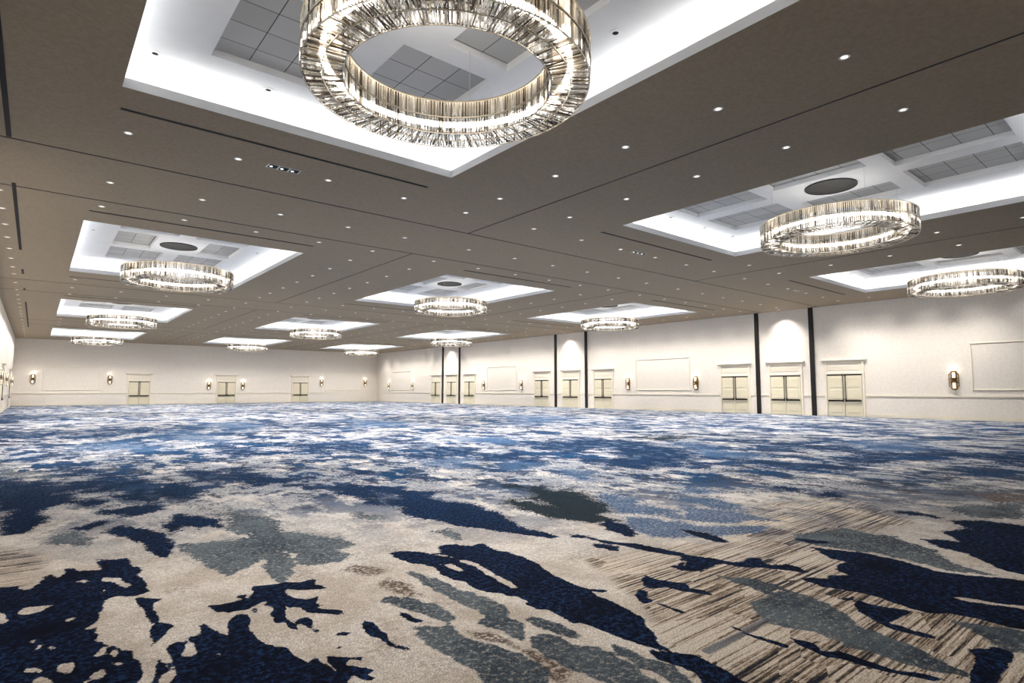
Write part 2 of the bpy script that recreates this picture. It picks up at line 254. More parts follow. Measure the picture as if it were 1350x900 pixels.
# ------------------------------------------------------------------ materials
class NT:
    def __init__(s, name):
        s.m = D.materials.new(name); s.m.use_nodes = True; s.t = s.m.node_tree
        s.bs = s.t.nodes['Principled BSDF']; s.out = s.t.nodes['Material Output']
    def n(s, typ, **kw):
        nd = s.t.nodes.new(typ)
        for k, v in kw.items():
            if k.startswith('_'): setattr(nd, k[1:], v)
        return nd
    def l(s, a, b): s.t.links.new(a, b)
    def setv(s, sock, v):
        if isinstance(v, bpy.types.NodeSocket): s.l(v, sock)
        else: sock.default_value = v
    def math(s, op, a, b=0, c=None, clamp=False):
        nd = s.n('ShaderNodeMath', _operation=op, _use_clamp=clamp); s.setv(nd.inputs[0], a); s.setv(nd.inputs[1], b)
        if c is not None: s.setv(nd.inputs[2], c)
        return nd.outputs[0]
    def mix(s, f, a, b, mode='MIX'):
        nd = s.n('ShaderNodeMix', _data_type='RGBA', _blend_type=mode)
        s.setv(nd.inputs[0], f); s.setv(nd.inputs[6], a); s.setv(nd.inputs[7], b); return nd.outputs[2]
    def step(s, v, a, b, lo=0, hi=1):
        nd = s.n('ShaderNodeMapRange', _interpolation_type='SMOOTHSTEP')
        s.setv(nd.inputs[0], v)
        for i, q in enumerate((a, b, lo, hi)): nd.inputs[i+1].default_value = q
        return nd.outputs[0]
    def pos(s): return s.n('ShaderNodeNewGeometry').outputs['Position']
    def scale(s, vec, sx, sy, sz=1, off=(0,0,0)):
        nd = s.n('ShaderNodeMapping'); s.l(vec, nd.inputs[0]); nd.inputs[3].default_value = (sx, sy, sz); nd.inputs[1].default_value = off
        return nd.outputs[0]
    def noise(s, vec, sc, detail=4, rough=.5, dist=0):
        nd = s.n('ShaderNodeTexNoise'); s.l(vec, nd.inputs['Vector']); nd.inputs['Scale'].default_value = sc
        nd.inputs['Detail'].default_value = detail; nd.inputs['Roughness'].default_value = rough; nd.inputs['Distortion'].default_value = dist
        return nd.outputs[0]
    def attr(s, name):
        nd = s.n('ShaderNodeAttribute'); nd.attribute_name = name; return nd.outputs['Fac']

def plain(name, col, rough=.5, metal=0, trans=0, emis=None, es=0, var=0, vs=20, spec=.5):
    t = NT(name); b = t.bs
    b.inputs['Base Color'].default_value = col; b.inputs['Roughness'].default_value = rough
    b.inputs['Metallic'].default_value = metal; b.inputs['Transmission Weight'].default_value = trans
    b.inputs['Specular IOR Level'].default_value = spec
    if var:
        nz = t.noise(t.pos(), vs, 5, .6)
        dark = tuple(c*(1-var) for c in col[:3])+(1,); lite = tuple(min(1,c*(1+var)) for c in col[:3])+(1,)
        t.l(t.mix(t.step(nz, .3, .7), dark, lite), b.inputs['Base Color'])
    if emis:
        b.inputs['Emission Color'].default_value = emis; b.inputs['Emission Strength'].default_value = es
    return t.m

M = {}
M['ceil'] = plain('ceiling_taupe_paint', lin(*CEILC), .9, var=.08, vs=14, spec=.1)
M['wall'] = plain('wall_pale_covering', lin(*WALLC), .75, var=.04, vs=9, spec=.2)
M['trim'] = plain('cream_gloss_trim', lin(232,224,208), .45, var=.02)
M['white'] = plain('coffer_white_paint', lin(238,239,240), .8, var=.015, vs=3, spec=.2)
M['door'] = plain('cream_door_paint', lin(222,214,190), .4, var=.02)
M['dark'] = plain('bronze_black_metal', lin(28,24,22), .4, .6)
M['black'] = plain('black_slot', lin(12,11,10), .8)
M['track'] = plain('dark_track_metal', lin(40,36,33), .6, .3)
M['post'] = plain('dark_brown_post', lin(17,13,11), .5, .1, var=.2, vs=3)
M['brass'] = plain('aged_brass', lin(128,98,52), .35, .9, var=.2, vs=30)
M['champagne'] = plain('champagne_metal', lin(176,164,144), .3, .9)
M['nickel'] = plain('satin_nickel', lin(210,206,200), .35, .8)
M['steel_cable'] = plain('steel_cable', lin(200,200,200), .5, .3)
M['lens'] = plain('frosted_lens', lin(235,232,225), .5, emis=(1,.95,.87,1), es=LENS_E)
M['led'] = plain('led_ring', lin(255,252,248), .5, emis=(1,.955,.89,1), es=LED_E)
M['sglass'] = plain('sconce_glass', lin(255,240,210), .4, emis=(1,.85,.6,1), es=SCONCE_E)
M['lens'].cycles.emission_sampling = 'NONE'

# acoustic tiles of the coffer: square grid with dark joints and a few darker perforated tiles
t = NT('acoustic_tile'); tc = t.n('ShaderNodeTexCoord').outputs['Object']
br = t.n('ShaderNodeTexBrick'); t.l(t.scale(tc, 1, 1, 1, (2.09-.0,0.03,0)), br.inputs[0])
br.offset = 0; br.squash = 1
for k, v in (('Color1', lin(205,205,204)), ('Color2', lin(182,182,180)), ('Mortar', lin(70,70,70))): br.inputs[k].default_value = v
for k, v in (('Scale', 1.0), ('Mortar Size', .008), ('Mortar Smooth', .1), ('Bias', -.4), ('Brick Width', .603), ('Row Height', .6)): br.inputs[k].default_value = v
t.l(t.mix(.25, br.outputs[0], t.mix(t.noise(tc, 40, 3), lin(120,120,120), lin(240,240,240)), 'MULTIPLY'), t.bs.inputs['Base Color'])
t.bs.inputs['Roughness'].default_value = .9; M['tile'] = t.m
M['fascia'] = plain('coffer_lip_shaded_white', lin(205,206,208), .8, spec=.2)  # same white paint as the tray, greyed to imitate shade on the lip

# perforated grille
t = NT('perforated_grille'); vo = t.n('ShaderNodeTexVoronoi'); t.l(t.n('ShaderNodeTexCoord').outputs['Object'], vo.inputs[0]); vo.inputs['Scale'].default_value = 22
t.l(t.mix(t.step(vo.outputs[0], .15, .3), lin(10,10,10), lin(40,39,38)), t.bs.inputs['Base Color']); t.bs.inputs['Roughness'].default_value = .7; M['grille'] = t.m

# cut crystal: random tone per rod, imitating bright and dark reflections
t = NT('crystal_rod'); g = t.n('ShaderNodeNewGeometry'); rnd = g.outputs['Random Per Island']
cr = t.n('ShaderNodeValToRGB'); t.l(rnd, cr.inputs[0]); cr.color_ramp.interpolation = 'CONSTANT'
els = cr.color_ramp.elements; els[0].position = 0; els[0].color = lin(92,80,68)
els[1].position = .20; els[1].color = lin(222,216,206)
for p_, c_ in ((.42, lin(140,130,116)), (.60, lin(248,247,245)), (.76, lin(150,140,126)), (.86, lin(255,254,252))):
    e = els.new(p_); e.color = c_
t.l(cr.outputs[0], t.bs.inputs['Base Color'])
t.bs.inputs['Transmission Weight'].default_value = .72; t.bs.inputs['Roughness'].default_value = .08; t.bs.inputs['IOR'].default_value = 1.5
t.bs.inputs['Coat Weight'].default_value = .3
M['crystal'] = t.m

# ------------------------------------------------------------------ carpet
t = NT('patterned_carpet'); P = t.pos()
fN, fM, fS, fG, fB, fT, fQ = [t.attr(a) for a in ('navy','mid','slate','green','brown','stripe','dusk')]
nA = t.noise(P, 7, 10, .62); nB = t.noise(t.scale(P,1.3,.8,1,(31,17,3)), 1.3, 10, .72); nC = t.noise(t.scale(P,1,1,1,(7,77,9)), 2.3, 8, .65)
nF = t.noise(P, 95, 3, .7); nM = t.noise(t.scale(P,1,1,1,(3,5,1)), 26, 5, .75); nL = t.noise(t.scale(P,1,1,1,(13,5,1)), 1.6, 12, .72)
sep = t.n('ShaderNodeSeparateXYZ'); t.l(P, sep.inputs[0]); px, py = sep.outputs[0], sep.outputs[1]
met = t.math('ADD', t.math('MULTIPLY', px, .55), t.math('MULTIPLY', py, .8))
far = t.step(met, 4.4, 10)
def C(n): return t.math('SUBTRACT', n, .5)
rag = t.math('MULTIPLY', C(nA), 2.2)
rag = t.math('ADD', rag, t.math('MULTIPLY', C(nL), t.math('MULTIPLY_ADD', far, 17, .8)))
rag = t.math('ADD', rag, t.math('MULTIPLY', C(nM), t.math('MULTIPLY_ADD', far, 12, .8)))
rag = t.math('ADD', rag, t.math('MULTIPLY', C(nC), t.math('MULTIPLY', far, 4)))
def mask(f, amp=1.0, w=.12, off=.12, fk=.7):
    return t.step(t.math('ADD', t.math('MULTIPLY_ADD', rag, amp, f), t.math('MULTIPLY_ADD', far, fk, off)), -w, w)
sp = t.step(nM, .44, .57)          # speckle of the pile
sp2 = t.step(t.noise(t.scale(P,1,1,1,(9,2,1)), 60, 3, .8), .44, .58)
# woven stripes running across the room, laid in blocks
vo = t.n('ShaderNodeTexVoronoi'); vo.distance = 'CHEBYCHEV'; vo.inputs['Scale'].default_value = 1; t.l(t.scale(P, 1.1, 2.2, 1), vo.inputs[0])
vs_ = t.n('ShaderNodeSeparateColor'); t.l(vo.outputs['Color'], vs_.inputs[0]); cell = vs_.outputs[0]
off = t.n('ShaderNodeCombineXYZ'); t.l(t.math('MULTIPLY', cell, 40), off.inputs[0]); t.l(t.math('MULTIPLY', cell, 9), off.inputs[1])
va = t.n('ShaderNodeVectorMath', _operation='ADD'); t.l(P, va.inputs[0]); t.l(off.outputs[0], va.inputs[1]); Pv = va.outputs[0]
st1 = t.noise(t.scale(Pv, .55, 36, 1), 1, 3, .6); st2 = t.noise(t.scale(P, 18, 130, 1), 1, 2, .5)
stv = t.math('ADD', st1, t.math('MULTIPLY', C(st2), .28))
stv = t.math('ADD', stv, t.math('MULTIPLY', C(cell), .12))
stv = t.math('ADD', stv, t.math('MULTIPLY', C(nC), .3))
rp = t.n('ShaderNodeValToRGB'); t.l(stv, rp.inputs[0]); e = rp.color_ramp.elements
e[0].position = .33; e[0].color = lin(40,46,58); e[1].position = .57; e[1].color = lin(224,212,198)
for p_, c_ in ((.38, lin(88,78,72)), (.43, lin(140,122,104)), (.49, lin(190,175,158))):
    q = e.new(p_); q.color = c_
# cream ground
cream = t.mix(t.step(nC, .38, .62), lin(208,196,183), lin(236,228,219))
cream = t.mix(t.math('MULTIPLY', sp, .30), cream, lin(158,142,130))
cream = t.mix(t.math('MULTIPLY', far, .5), cream, lin(206,206,212))  # cream toned down with distance, brightness of the far floor put into the colour
cream = t.mix(t.math('MULTIPLY', t.math('MULTIPLY', t.step(nL, .5, .62), t.step(nM, .40, .6)), .40), cream, lin(132,118,108))
cream = t.mix(t.math('MULTIPLY', t.step(st1, .47, .54), t.math('MULTIPLY', far, .22)), cream, lin(120,122,135))
col = t.mix(t.step(t.math('ADD', t.math('MULTIPLY', C(nA), 3), t.math('MULTIPLY_ADD', C(nC), 6, fT)), -1.5, 1.5), cream, rp.outputs[0])
# mottled greys and blues over the far carpet
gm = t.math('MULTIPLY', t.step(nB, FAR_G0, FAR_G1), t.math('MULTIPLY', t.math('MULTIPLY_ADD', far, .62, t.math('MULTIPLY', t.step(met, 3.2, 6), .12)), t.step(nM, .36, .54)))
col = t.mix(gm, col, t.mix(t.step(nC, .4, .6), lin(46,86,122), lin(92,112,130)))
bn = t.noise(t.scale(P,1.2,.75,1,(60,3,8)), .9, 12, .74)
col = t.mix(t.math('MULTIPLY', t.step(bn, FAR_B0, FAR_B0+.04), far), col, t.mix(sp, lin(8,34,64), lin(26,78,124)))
bn2 = t.noise(t.scale(P,1.5,1,1,(6,33,8)), 2.2, 12, .72)
col = t.mix(t.math('MULTIPLY', t.step(bn2, .555, .58), t.math('MULTIPLY', t.step(met, 5.5, 9), .9)), col, t.mix(sp, lin(16,26,46), lin(52,72,98)))
# blots on the parts of the carpet beside and behind the drawn area
zA = t.step(t.math('SUBTRACT', t.math('MULTIPLY_ADD', px, .16, .0), py), 0, .5); zB = t.step(t.math('SUBTRACT', t.math('MULTIPLY_ADD', px, -.818, 3.8), py), 0, .5); zC = t.step(t.math('MULTIPLY', px, -1), .2, .6)
bz = t.noise(t.scale(P,1.1,.7,1,(6,63,8)), .8, 11, .62)
zone = t.math('MAXIMUM', zA, t.math('MAXIMUM', zB, zC))
col = t.mix(t.math('MULTIPLY', t.math('MULTIPLY', zone, t.step(bz, .36, .345)), .9), col, t.mix(sp2, lin(44,60,78), lin(112,122,130)))
col = t.mix(t.math('MULTIPLY', zone, t.step(bz, .52, .53)), col, t.mix(sp, lin(8,14,32), lin(28,52,90)))
# drawn shapes
col = t.mix(t.math('MULTIPLY', mask(fB, 1.6, .8), t.step(nM, .38, .54)), col, lin(104,88,78))
col = t.mix(t.math('MULTIPLY', mask(fS, 1.6, .3, .25, -.4), t.math('MULTIPLY_ADD', t.step(nM, .36, .50), .45, .53)), col, t.mix(t.math('MULTIPLY_ADD', sp2, .35, t.math('MULTIPLY', t.step(nL,.4,.62), .65)), lin(38,54,70), lin(104,116,124)))
col = t.mix(t.math('MULTIPLY', mask(fQ, .6, .3), .85), col, t.mix(t.step(st1, .42, .58), lin(40,50,66), lin(112,116,124)))
col = t.mix(t.math('MULTIPLY', mask(fM, 1.3, .6), t.math('MULTIPLY_ADD', t.step(nM, .38, .52), .5, .45)), col, t.mix(sp2, lin(26,52,88), lin(92,126,164)))
col = t.mix(t.math('MULTIPLY', mask(fG, 1.2, .3), .98), col, t.mix(t.math('MULTIPLY', sp, .35), lin(9,26,36), lin(50,70,84)))
nav = t.mix(t.math('MULTIPLY', t.step(nM, .48, .60), t.step(nC, .3, .55)), lin(6,12,30), lin(32,58,100))
nav = t.mix(t.math('MULTIPLY', t.math('MULTIPLY', far, sp), .55), nav, lin(26,76,124))  # navy lightened with distance, far brightness painted into the colour
nS = t.noise(t.scale(P,1.4,.8,1,(2,55,8)), 2.6, 12, .75)
nav = t.mix(t.math('MULTIPLY', t.math('MULTIPLY', t.step(met, 8, 15), t.step(nS, .52, .60)), .75), nav, t.mix(sp, lin(150,162,176), lin(60,96,136)))
col = t.mix(mask(fN), col, nav)
# tufts
col = t.mix(1, col, t.mix(t.step(nF, .38, .62), (TUFT,TUFT,TUFT,1), (1.2,1.2,1.2,1)), 'MULTIPLY')
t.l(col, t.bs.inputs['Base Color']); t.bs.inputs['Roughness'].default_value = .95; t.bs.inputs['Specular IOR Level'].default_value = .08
bp = t.n('ShaderNodeBump'); bp.inputs['Strength'].default_value = .4; bp.inputs['Distance'].default_value = .006; t.l(nF, bp.inputs['Height']); t.l(bp.outputs[0], t.bs.inputs['Normal'])
M['carpet'] = t.m

def axis(a, fine0, fine1, b, s0, grow=1.035, smax=.4):
    out = list(np.arange(fine0, fine1, s0)); s = s0
    while out[-1] < b-s: s = min(smax, s*grow); out.append(out[-1]+s)
    out[-1] = b
    pre = []; x = fine0; s = s0
    while x > a+s: s = min(smax, s*1.3); x -= s; pre.append(x)
    if pre: pre[-1] = a
    elif fine0 > a: pre = [a]
    return np.array(pre[::-1]+out)
xs = axis(XL, XL, 7.5, XR, .026); ys = axis(YF, .4, 10.0, YB, .026)
nx, ny = len(xs), len(ys); GX, GY = np.meshgrid(xs, ys); gx, gy = GX.ravel(), GY.ravel()
fields = {k: np.full(nx*ny, -3.0) for k in ('n','m','s','g','b','t','q')}
dist = np.hypot(gx, gy); A = .010 + .005*dist + .0005*dist**2
for k, c in CARPET:
    p = np.array(c).reshape(-1, 2); q = np.roll(p, -1, 0)
    m = .6 + .004*(p**2).sum(1).max()
    ix = np.searchsorted(xs, [p[:,0].min()-m, p[:,0].max()+m]); iy = np.searchsorted(ys, [p[:,1].min()-m, p[:,1].max()+m])
    idx = (np.arange(iy[0], iy[1])[:,None]*nx + np.arange(ix[0], ix[1])[None,:]).ravel()
    if not len(idx): continue
    X, Y = gx[idx], gy[idx]; d2 = np.full(len(idx), 1e9); inside = np.zeros(len(idx), bool)
    for (ax, ay), (bx_, by_) in zip(p, q):
        ex, ey = bx_-ax, by_-ay; L = ex*ex+ey*ey+1e-12
        u = np.clip(((X-ax)*ex+(Y-ay)*ey)/L, 0, 1)
        d2 = np.minimum(d2, (X-ax-u*ex)**2+(Y-ay-u*ey)**2)
        if ey != 0:
            cr_ = ((ay > Y) != (by_ > Y)) & (X < ex*(Y-ay)/ey+ax); inside ^= cr_
    sd = np.sqrt(d2)*np.where(inside, 1, -1)/A[idx]
    sd = np.clip(sd, -3, 3)
    if k == 'c': fields['n'][idx] = np.minimum(fields['n'][idx], -sd)
    else: fields[k][idx] = np.maximum(fields[k][idx], sd)
V = np.stack([gx, gy, np.zeros_like(gx)], 1)
i0 = (np.arange(ny-1)[:,None]*nx + np.arange(nx-1)[None,:]).ravel()
F = np.stack([i0, i0+1, i0+nx+1, i0+nx], 1)
me = D.meshes.new('floor'); me.vertices.add(len(V)); me.vertices.foreach_set('co', V.ravel())
me.loops.add(F.size); me.loops.foreach_set('vertex_index', F.ravel().astype(np.int32))
me.polygons.add(len(F)); me.polygons.foreach_set('loop_start', np.arange(0, F.size, 4, dtype=np.int32)); me.update(calc_edges=True)
for k, nme in (('n','navy'),('m','mid'),('s','slate'),('g','green'),('b','brown'),('t','stripe'),('q','dusk')):
    at = me.attributes.new(nme, 'FLOAT', 'POINT'); at.data.foreach_set('value', fields[k].astype(np.float32))
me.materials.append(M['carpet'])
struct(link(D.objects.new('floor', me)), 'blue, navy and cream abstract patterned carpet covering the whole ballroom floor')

# ------------------------------------------------------------------ room shell
def wallbox(name, x0, x1, y0, y1, label):
    m = MB(); m.box(x0, x1, y0, y1, 0, CZ); struct(m.build(name, M['wall']), label)
wallbox('wall_right', XR, XR+.2, YF-.2, YB+.2, 'long pale wall with three groups of double doors and dark posts')
wallbox('wall_left', XL-.2, XL, YF-.2, YB+.2, 'pale side wall at the very left edge, seen almost edge-on')
wallbox('wall_back', XL, XR, YB, YB+.2, 'far pale end wall with three double doors and wall lamps')
wallbox('wall_front', XL, XR, YF-.2, YF, 'pale end wall behind the viewer')
cuts_x = sorted([XL-.2, XR+.2] + [c+s*HU for c in CX for s in (-1,1)]); cuts_y = sorted([YF-.2, YB+.2] + [c+s*HV for c in CY for s in (-1,1)])
m = MB()
for i in range(len(cuts_x)-1):
    for j in range(len(cuts_y)-1):
        x, y = (cuts_x[i]+cuts_x[i+1])/2, (cuts_y[j]+cuts_y[j+1])/2
        if any(abs(x-a) < HU for a in CX) and any(abs(y-b) < HV for b in CY): continue
        V_ = [(cuts_x[i],cuts_y[j],CZ),(cuts_x[i],cuts_y[j+1],CZ),(cuts_x[i+1],cuts_y[j+1],CZ),(cuts_x[i+1],cuts_y[j],CZ)]
        m.add(V_, [(0,1,2,3)])
struct(m.build('ceiling', M['ceil']), 'dark taupe ceiling with twelve glowing rectangular coffers')

# partition tracks in the ceiling
n_trim = [0]
def trim(mb, mat, label):
    n_trim[0] += 1
    return struct(mb.build('trim_%d' % n_trim[0], mat), label)
TR = [14.93, 18.45, 34.05, 37.75, 53.2, 56.6]
for i, y in enumerate(TR[:2]+TR[2:]):
    m = MB(); m.box(XL, XR, y-.025, y+.025, CZ-.006, CZ+.02)
    trim(m, M['track'], 'thin dark partition track crossing the ceiling from wall to wall, number %d from the front' % (i+1))
for x in (10.46, 23.18):
    m = MB(); m.box(x-.02, x+.02, YF, 14.9, CZ-.006, CZ+.02)
    for y0, y1 in ((18.48, 34.0), (37.8, 53.15), (56.65, YB)): m.box(x-.02, x+.02, y0, y1, CZ-.006, CZ+.02)
    trim(m, M['track'], 'thin dark lengthwise ceiling track %s' % ('right of the left column of chandeliers' if x < 15 else 'left of the right column of chandeliers'))
m = MB()
for y0, y1 in ((YF, 14.85), (18.2, 26.85), (31.2, 32.4), (37.0, 37.7), (42.8, 59.85)): m.box(-.70, -.62, y0, y1, CZ-.01, CZ+.02)
trim(m, M['black'], 'broken black slot in the ceiling running along the left wall')

# ------------------------------------------------------------------ coffers
OPEN = [(-2.09,-.28,1.65,4.0),(.28,2.09,1.65,4.0),(-2.09,-.28,-4.0,-1.65),(.28,2.09,-4.0,-1.65),(-2.09,-.84,-1.2,1.2),(.84,2.09,-1.2,1.2)]
def in_open(u, v): return any(a < u < b and c < v < d for a, b, c, d in OPEN)
W, LIP, SH = .42, .17, .05
def coffer_meshes():
    m = MB()
    def frame(a0, b0, z0, a1, b1, z1):       # ring of quads between two rectangles
        A_ = [(-a0,-b0,z0),(a0,-b0,z0),(a0,b0,z0),(-a0,b0,z0)]; B_ = [(-a1,-b1,z1),(a1,-b1,z1),(a1,b1,z1),(-a1,b1,z1)]
        m.add(A_+B_, [(i,(i+1)%4,4+(i+1)%4,4+i) for i in range(4)])
    frame(HU, HV, 0, HU, HV, LIP); m.M[-4:] = [1]*4; frame(HU, HV, LIP, HU+.06, HV+.06, LIP); frame(HU+.06, HV+.06, LIP, HU+.06, HV+.06, .06)
    frame(HU+.06, HV+.06, .06, HU+W, HV+W, .06); frame(HU+W, HV+W, .06, HU+W, HV+W, TZ-CZ)
    cu = [-HU-W,-2.09,-.84,-.28,.28,.84,2.09,HU+W]; cv = [-HV-W,-4,-1.65,-1.2,1.2,1.65,4,HV+W]; z = TZ-CZ
    for i in range(7):
        for j in range(7):
            u, v = (cu[i]+cu[i+1])/2, (cv[j]+cv[j+1])/2
            if in_open(u, v): continue
            m.add([(cu[i],cv[j],z),(cu[i],cv[j+1],z),(cu[i+1],cv[j+1],z),(cu[i+1],cv[j],z)], [(0,1,2,3)])
    for a, b, c, d in OPEN:
        V_ = [(a,c,z),(b,c,z),(b,d,z),(a,d,z),(a,c,z+.13),(b,c,z+.13),(b,d,z+.13),(a,d,z+.13)]
        m.add(V_, [(i,(i+1)%4,4+(i+1)%4,4+i) for i in range(4)])
    tl = MB()
    for a, b, c, d in OPEN: tl.add([(a,c,z+.13),(a,d,z+.13),(b,d,z+.13),(b,c,z+.13)], [(0,1,2,3)])
    return m, tl
RN = ['nearest', 'second', 'third', 'farthest']; CN = ['left', 'middle', 'right']
cm, tm = coffer_meshes()
c_me = cm.build('ceiling_coffer', [M['white'], M['fascia']]); t_me = tm.build('ceiling_tiles', M['tile'], c_me)
def coffer_name(c, r): return '%s %s' % (RN[r], CN[c])
for r in range(4):
    for c in range(3):
        o = c_me if (r, c) == (0, 0) else copy_tree(c_me)
        o.location = (CX[c], CY[r], CZ)
        struct(o, 'white lit ceiling coffer, %s one in the %s column' % (RN[r], CN[c]))

# round grille at the centre of each coffer
g0 = thing('round_ceiling_vent', '', 'ceiling vent'); m = MB(); m.ring(.62, .65, -.03, 0, 48); m.build('rim', M['track'], g0, True)
m = MB(); m.disc(.62, -.02, -.005, 48)
m.build('grille', M['grille'], g0)
for r in range(4):
    for c in range(3):
        o = g0 if (r, c) == (0, 0) else copy_tree(g0); o.location = (CX[c], CY[r], TZ-.001)
        o['label'] = 'dark round ceiling vent in the centre of the %s coffer' % coffer_name(c, r); o['group'] = 'round vents above the chandeliers'

# ------------------------------------------------------------------ chandeliers
RO, RI, ZB, ZT = 1.92, 1.39, -.90, -.36     # heights below the main ceiling (local z 0 = CZ)
def chandelier(detail):
    T = thing('ring_chandelier', '', 'chandelier')
    fr = MB()
    for r_ in (RI-.01, RO-.015): fr.ring(r_, r_+.025, ZT-.012, ZT+.008, 96); fr.ring(r_, r_+.025, (ZT+ZB)/2-.007, (ZT+ZB)/2+.007, 96)
    fr.ring(RI+.02, RO-.02, ZT-.012, ZT, 96)
    for r_ in (RI, 1.655, RO-.012): fr.ring(r_, r_+.010, ZB-.004, ZB+.008, 96)
    fr.build('frame', M['champagne'], T)
    for i in range(12 if detail else 0):
        rb = MB(); a = 2*PI*(i+.5)/12; c, s = math.cos(a), math.sin(a)
        rb.rod(((RI+.01)*c,(RI+.01)*s,ZB+.005), ((RO-.01)*c,(RO-.01)*s,ZB+.005), .009, 4)
        rb.rod(((RO-.01)*c,(RO-.01)*s,ZB), ((RO-.01)*c,(RO-.01)*s,ZT), .007, 4)
        rb.build('rib', M['champagne'], T)
    ld = MB(); ld.ring(1.62, 1.69, -.66, -.60, 48); ld.build('light_ring', M['led'], T)
    for i in range(4):
        a = PI/4+PI/2*i; k = MB(); k.rod((1.65*math.cos(a),1.65*math.sin(a),ZT), (1.65*math.cos(a),1.65*math.sin(a),TZ-CZ-.001), .003, 5)
        k.build('cable', M['steel_cable'], T)
    nseg = 12 if detail else 1
    rs = random.Random(3)
    def vert_rods(r_, z0, z1, n, a0, a1, rad):
        m = MB()
        k = max(1, int(round(n*(a1-a0)/(2*PI))))
        for i in range(k):
            a = a0+(a1-a0)*(i+.5)/k; c, s = math.cos(a), math.sin(a); rr = r_+rs.uniform(-.006,.006)
            m.rod((rr*c,rr*s,z0+rs.uniform(0,.01)), (rr*c,rr*s,z1), rad, 4, 0, rad*.9, rs.uniform(0,1.5))
        return m
    def flat_rods(r0, r1, n, a0, a1):
        m = MB(); k = max(1, int(round(n*(a1-a0)/(2*PI))))
        for i in range(k):
            a = a0+(a1-a0)*(i+.5)/k+rs.uniform(-.006,.006); c, s = math.cos(a), math.sin(a); a2 = a+rs.uniform(-.02,.02)
            m.rod((r0*c,r0*s,ZB+.02+rs.uniform(-.01,.01)), (r1*math.cos(a2),r1*math.sin(a2),ZB+.02+rs.uniform(-.01,.01)), .0125, 4, 0, .0125, rs.uniform(0,1.5))
        return m
    zm = (ZB+ZT)/2
    spec = [('outer_crystal_panel', lambda a, b: vert_rods(RO-.015, zm+.012, ZT-.02, 260, a, b, .016)),
            ('outer_crystal_panel', lambda a, b: vert_rods(RO-.015, ZB+.012, zm-.012, 260, a, b, .016)),
            ('inner_crystal_panel', lambda a, b: vert_rods(RI+.012, zm+.012, ZT-.02, 190, a, b, .016)),
            ('inner_crystal_panel', lambda a, b: vert_rods(RI+.012, ZB+.012, zm-.012, 190, a, b, .016)),
            ('bottom_crystal_panel', lambda a, b: flat_rods(1.67, RO-.02, 300, a, b)),
            ('bottom_crystal_panel', lambda a, b: flat_rods(RI+.015, 1.65, 260, a, b))]
    for nme, fn in spec:
        for k in range(nseg):
            a0 = 2*PI*(k+.5)/nseg if detail else 0
            fn(a0, a0+2*PI/nseg).build(nme, M['crystal'], T)
    return T
hi = chandelier(True); lo = chandelier(False)
used = set()
for r in range(4):
    for c in range(3):
        near = r == 0 or (r == 1 and c < 2)
        src = hi if near else lo
        if src.name not in used: used.add(src.name); o = src
        else: o = copy_tree(src)
        o.location = (CX[c]+CHOFF[0], CY[r]+CHOFF[1], CZ)
        o['label'] = 'round crystal ring chandelier hanging below the %s coffer' % coffer_name(c, r)
        o['group'] = 'crystal ring chandeliers'

# ------------------------------------------------------------------ recessed lights
def make_down():
    T = thing('downlight', '', 'ceiling light')
    m = MB(); m.ring(.052, .085, -.008, .0, 20); m.build('trim_ring', M['nickel'], T, False)
    m = MB(); m.disc(.052, -.004, -.002, 16); m.build('lens', M['lens'], T)
    return T
dl = make_down(); dl_used = [False]; SPOTS = []
def down(x, y, label, group, z=CZ):
    o = copy_tree(dl) if dl_used[0] else dl
    dl_used[0] = True
    o.location = (x, y, z-.001); o['label'] = label; o['group'] = group; SPOTS.append((x, y, z, o)); return o
ORD = ['first','second','third','fourth','fifth','sixth','seventh','eighth','ninth']
XU = [-2.98, -.98, 1.03, 3.06]
CROSS = [(-.1,'in front of',0),(13.17,'behind',0),(16.67,'between the partition tracks behind',0),(19.03,'in front of',1),(32.65,'behind',1),(35.3,'between the partition tracks behind',1),(37.8,'in front of',2),(51.3,'behind',2),(53.9,'between the partition tracks behind',2),(56.7,'in front of',3),(70.3,'behind',3)]  # the frontmost row is unseen, added to light the near floor
for y, w, r in CROSS:
    for c in range(3):
        for k, u in enumerate(XU):
            down(CX[c]+u+.03, y, 'small ceiling downlight %s the %s coffer, %s from its left' % (w, coffer_name(c, r), ORD[k]), 'downlights in rows across the ceiling')
LX = [(-.96,'along the left wall'),(9.15,'right of the left coffers'),(11.73,'left of the middle coffers'),(21.92,'right of the middle coffers'),(24.43,'left of the right coffers'),(34.6,'along the right wall')]
LY = [3.23,5.32,7.42,9.51,11.6,13.17,16.67,19.03,20.95,22.95,24.88,26.85,28.8,30.83,32.65,35.3,37.8,39.85,41.75,43.75,45.8,47.8,49.6,51.3,53.9,56.7,59.3,61.3,63.3,65.3,67.6,70.3]
NUMW = ['first','second','third','fourth','fifth','sixth','seventh','eighth','ninth','tenth','eleventh','twelfth','thirteenth','fourteenth','fifteenth','sixteenth','seventeenth','eighteenth','nineteenth','twentieth','twenty-first','twenty-second','twenty-third','twenty-fourth','twenty-fifth','twenty-sixth','twenty-seventh','twenty-eighth','twenty-ninth','thirtieth','thirty-first','thirty-second']
for x, w in LX:
    for k, y in enumerate(LY):
        if x > 30 and y < 2: continue
        if x < 0 and y < 5: continue  # nearer lights of the left line are unseen, added for the near floor
        down(x, y, 'small ceiling downlight in the line %s, %s from the front' % (w, NUMW[k]), 'downlights in lines down the room')
for k, y in enumerate((17.0, 36.0, 54.9)):
    down(35.55, y, 'ceiling downlight close to the right wall above the %s pair of dark posts' % ('nearest','second','farthest')[k], 'wall washers between the posts')
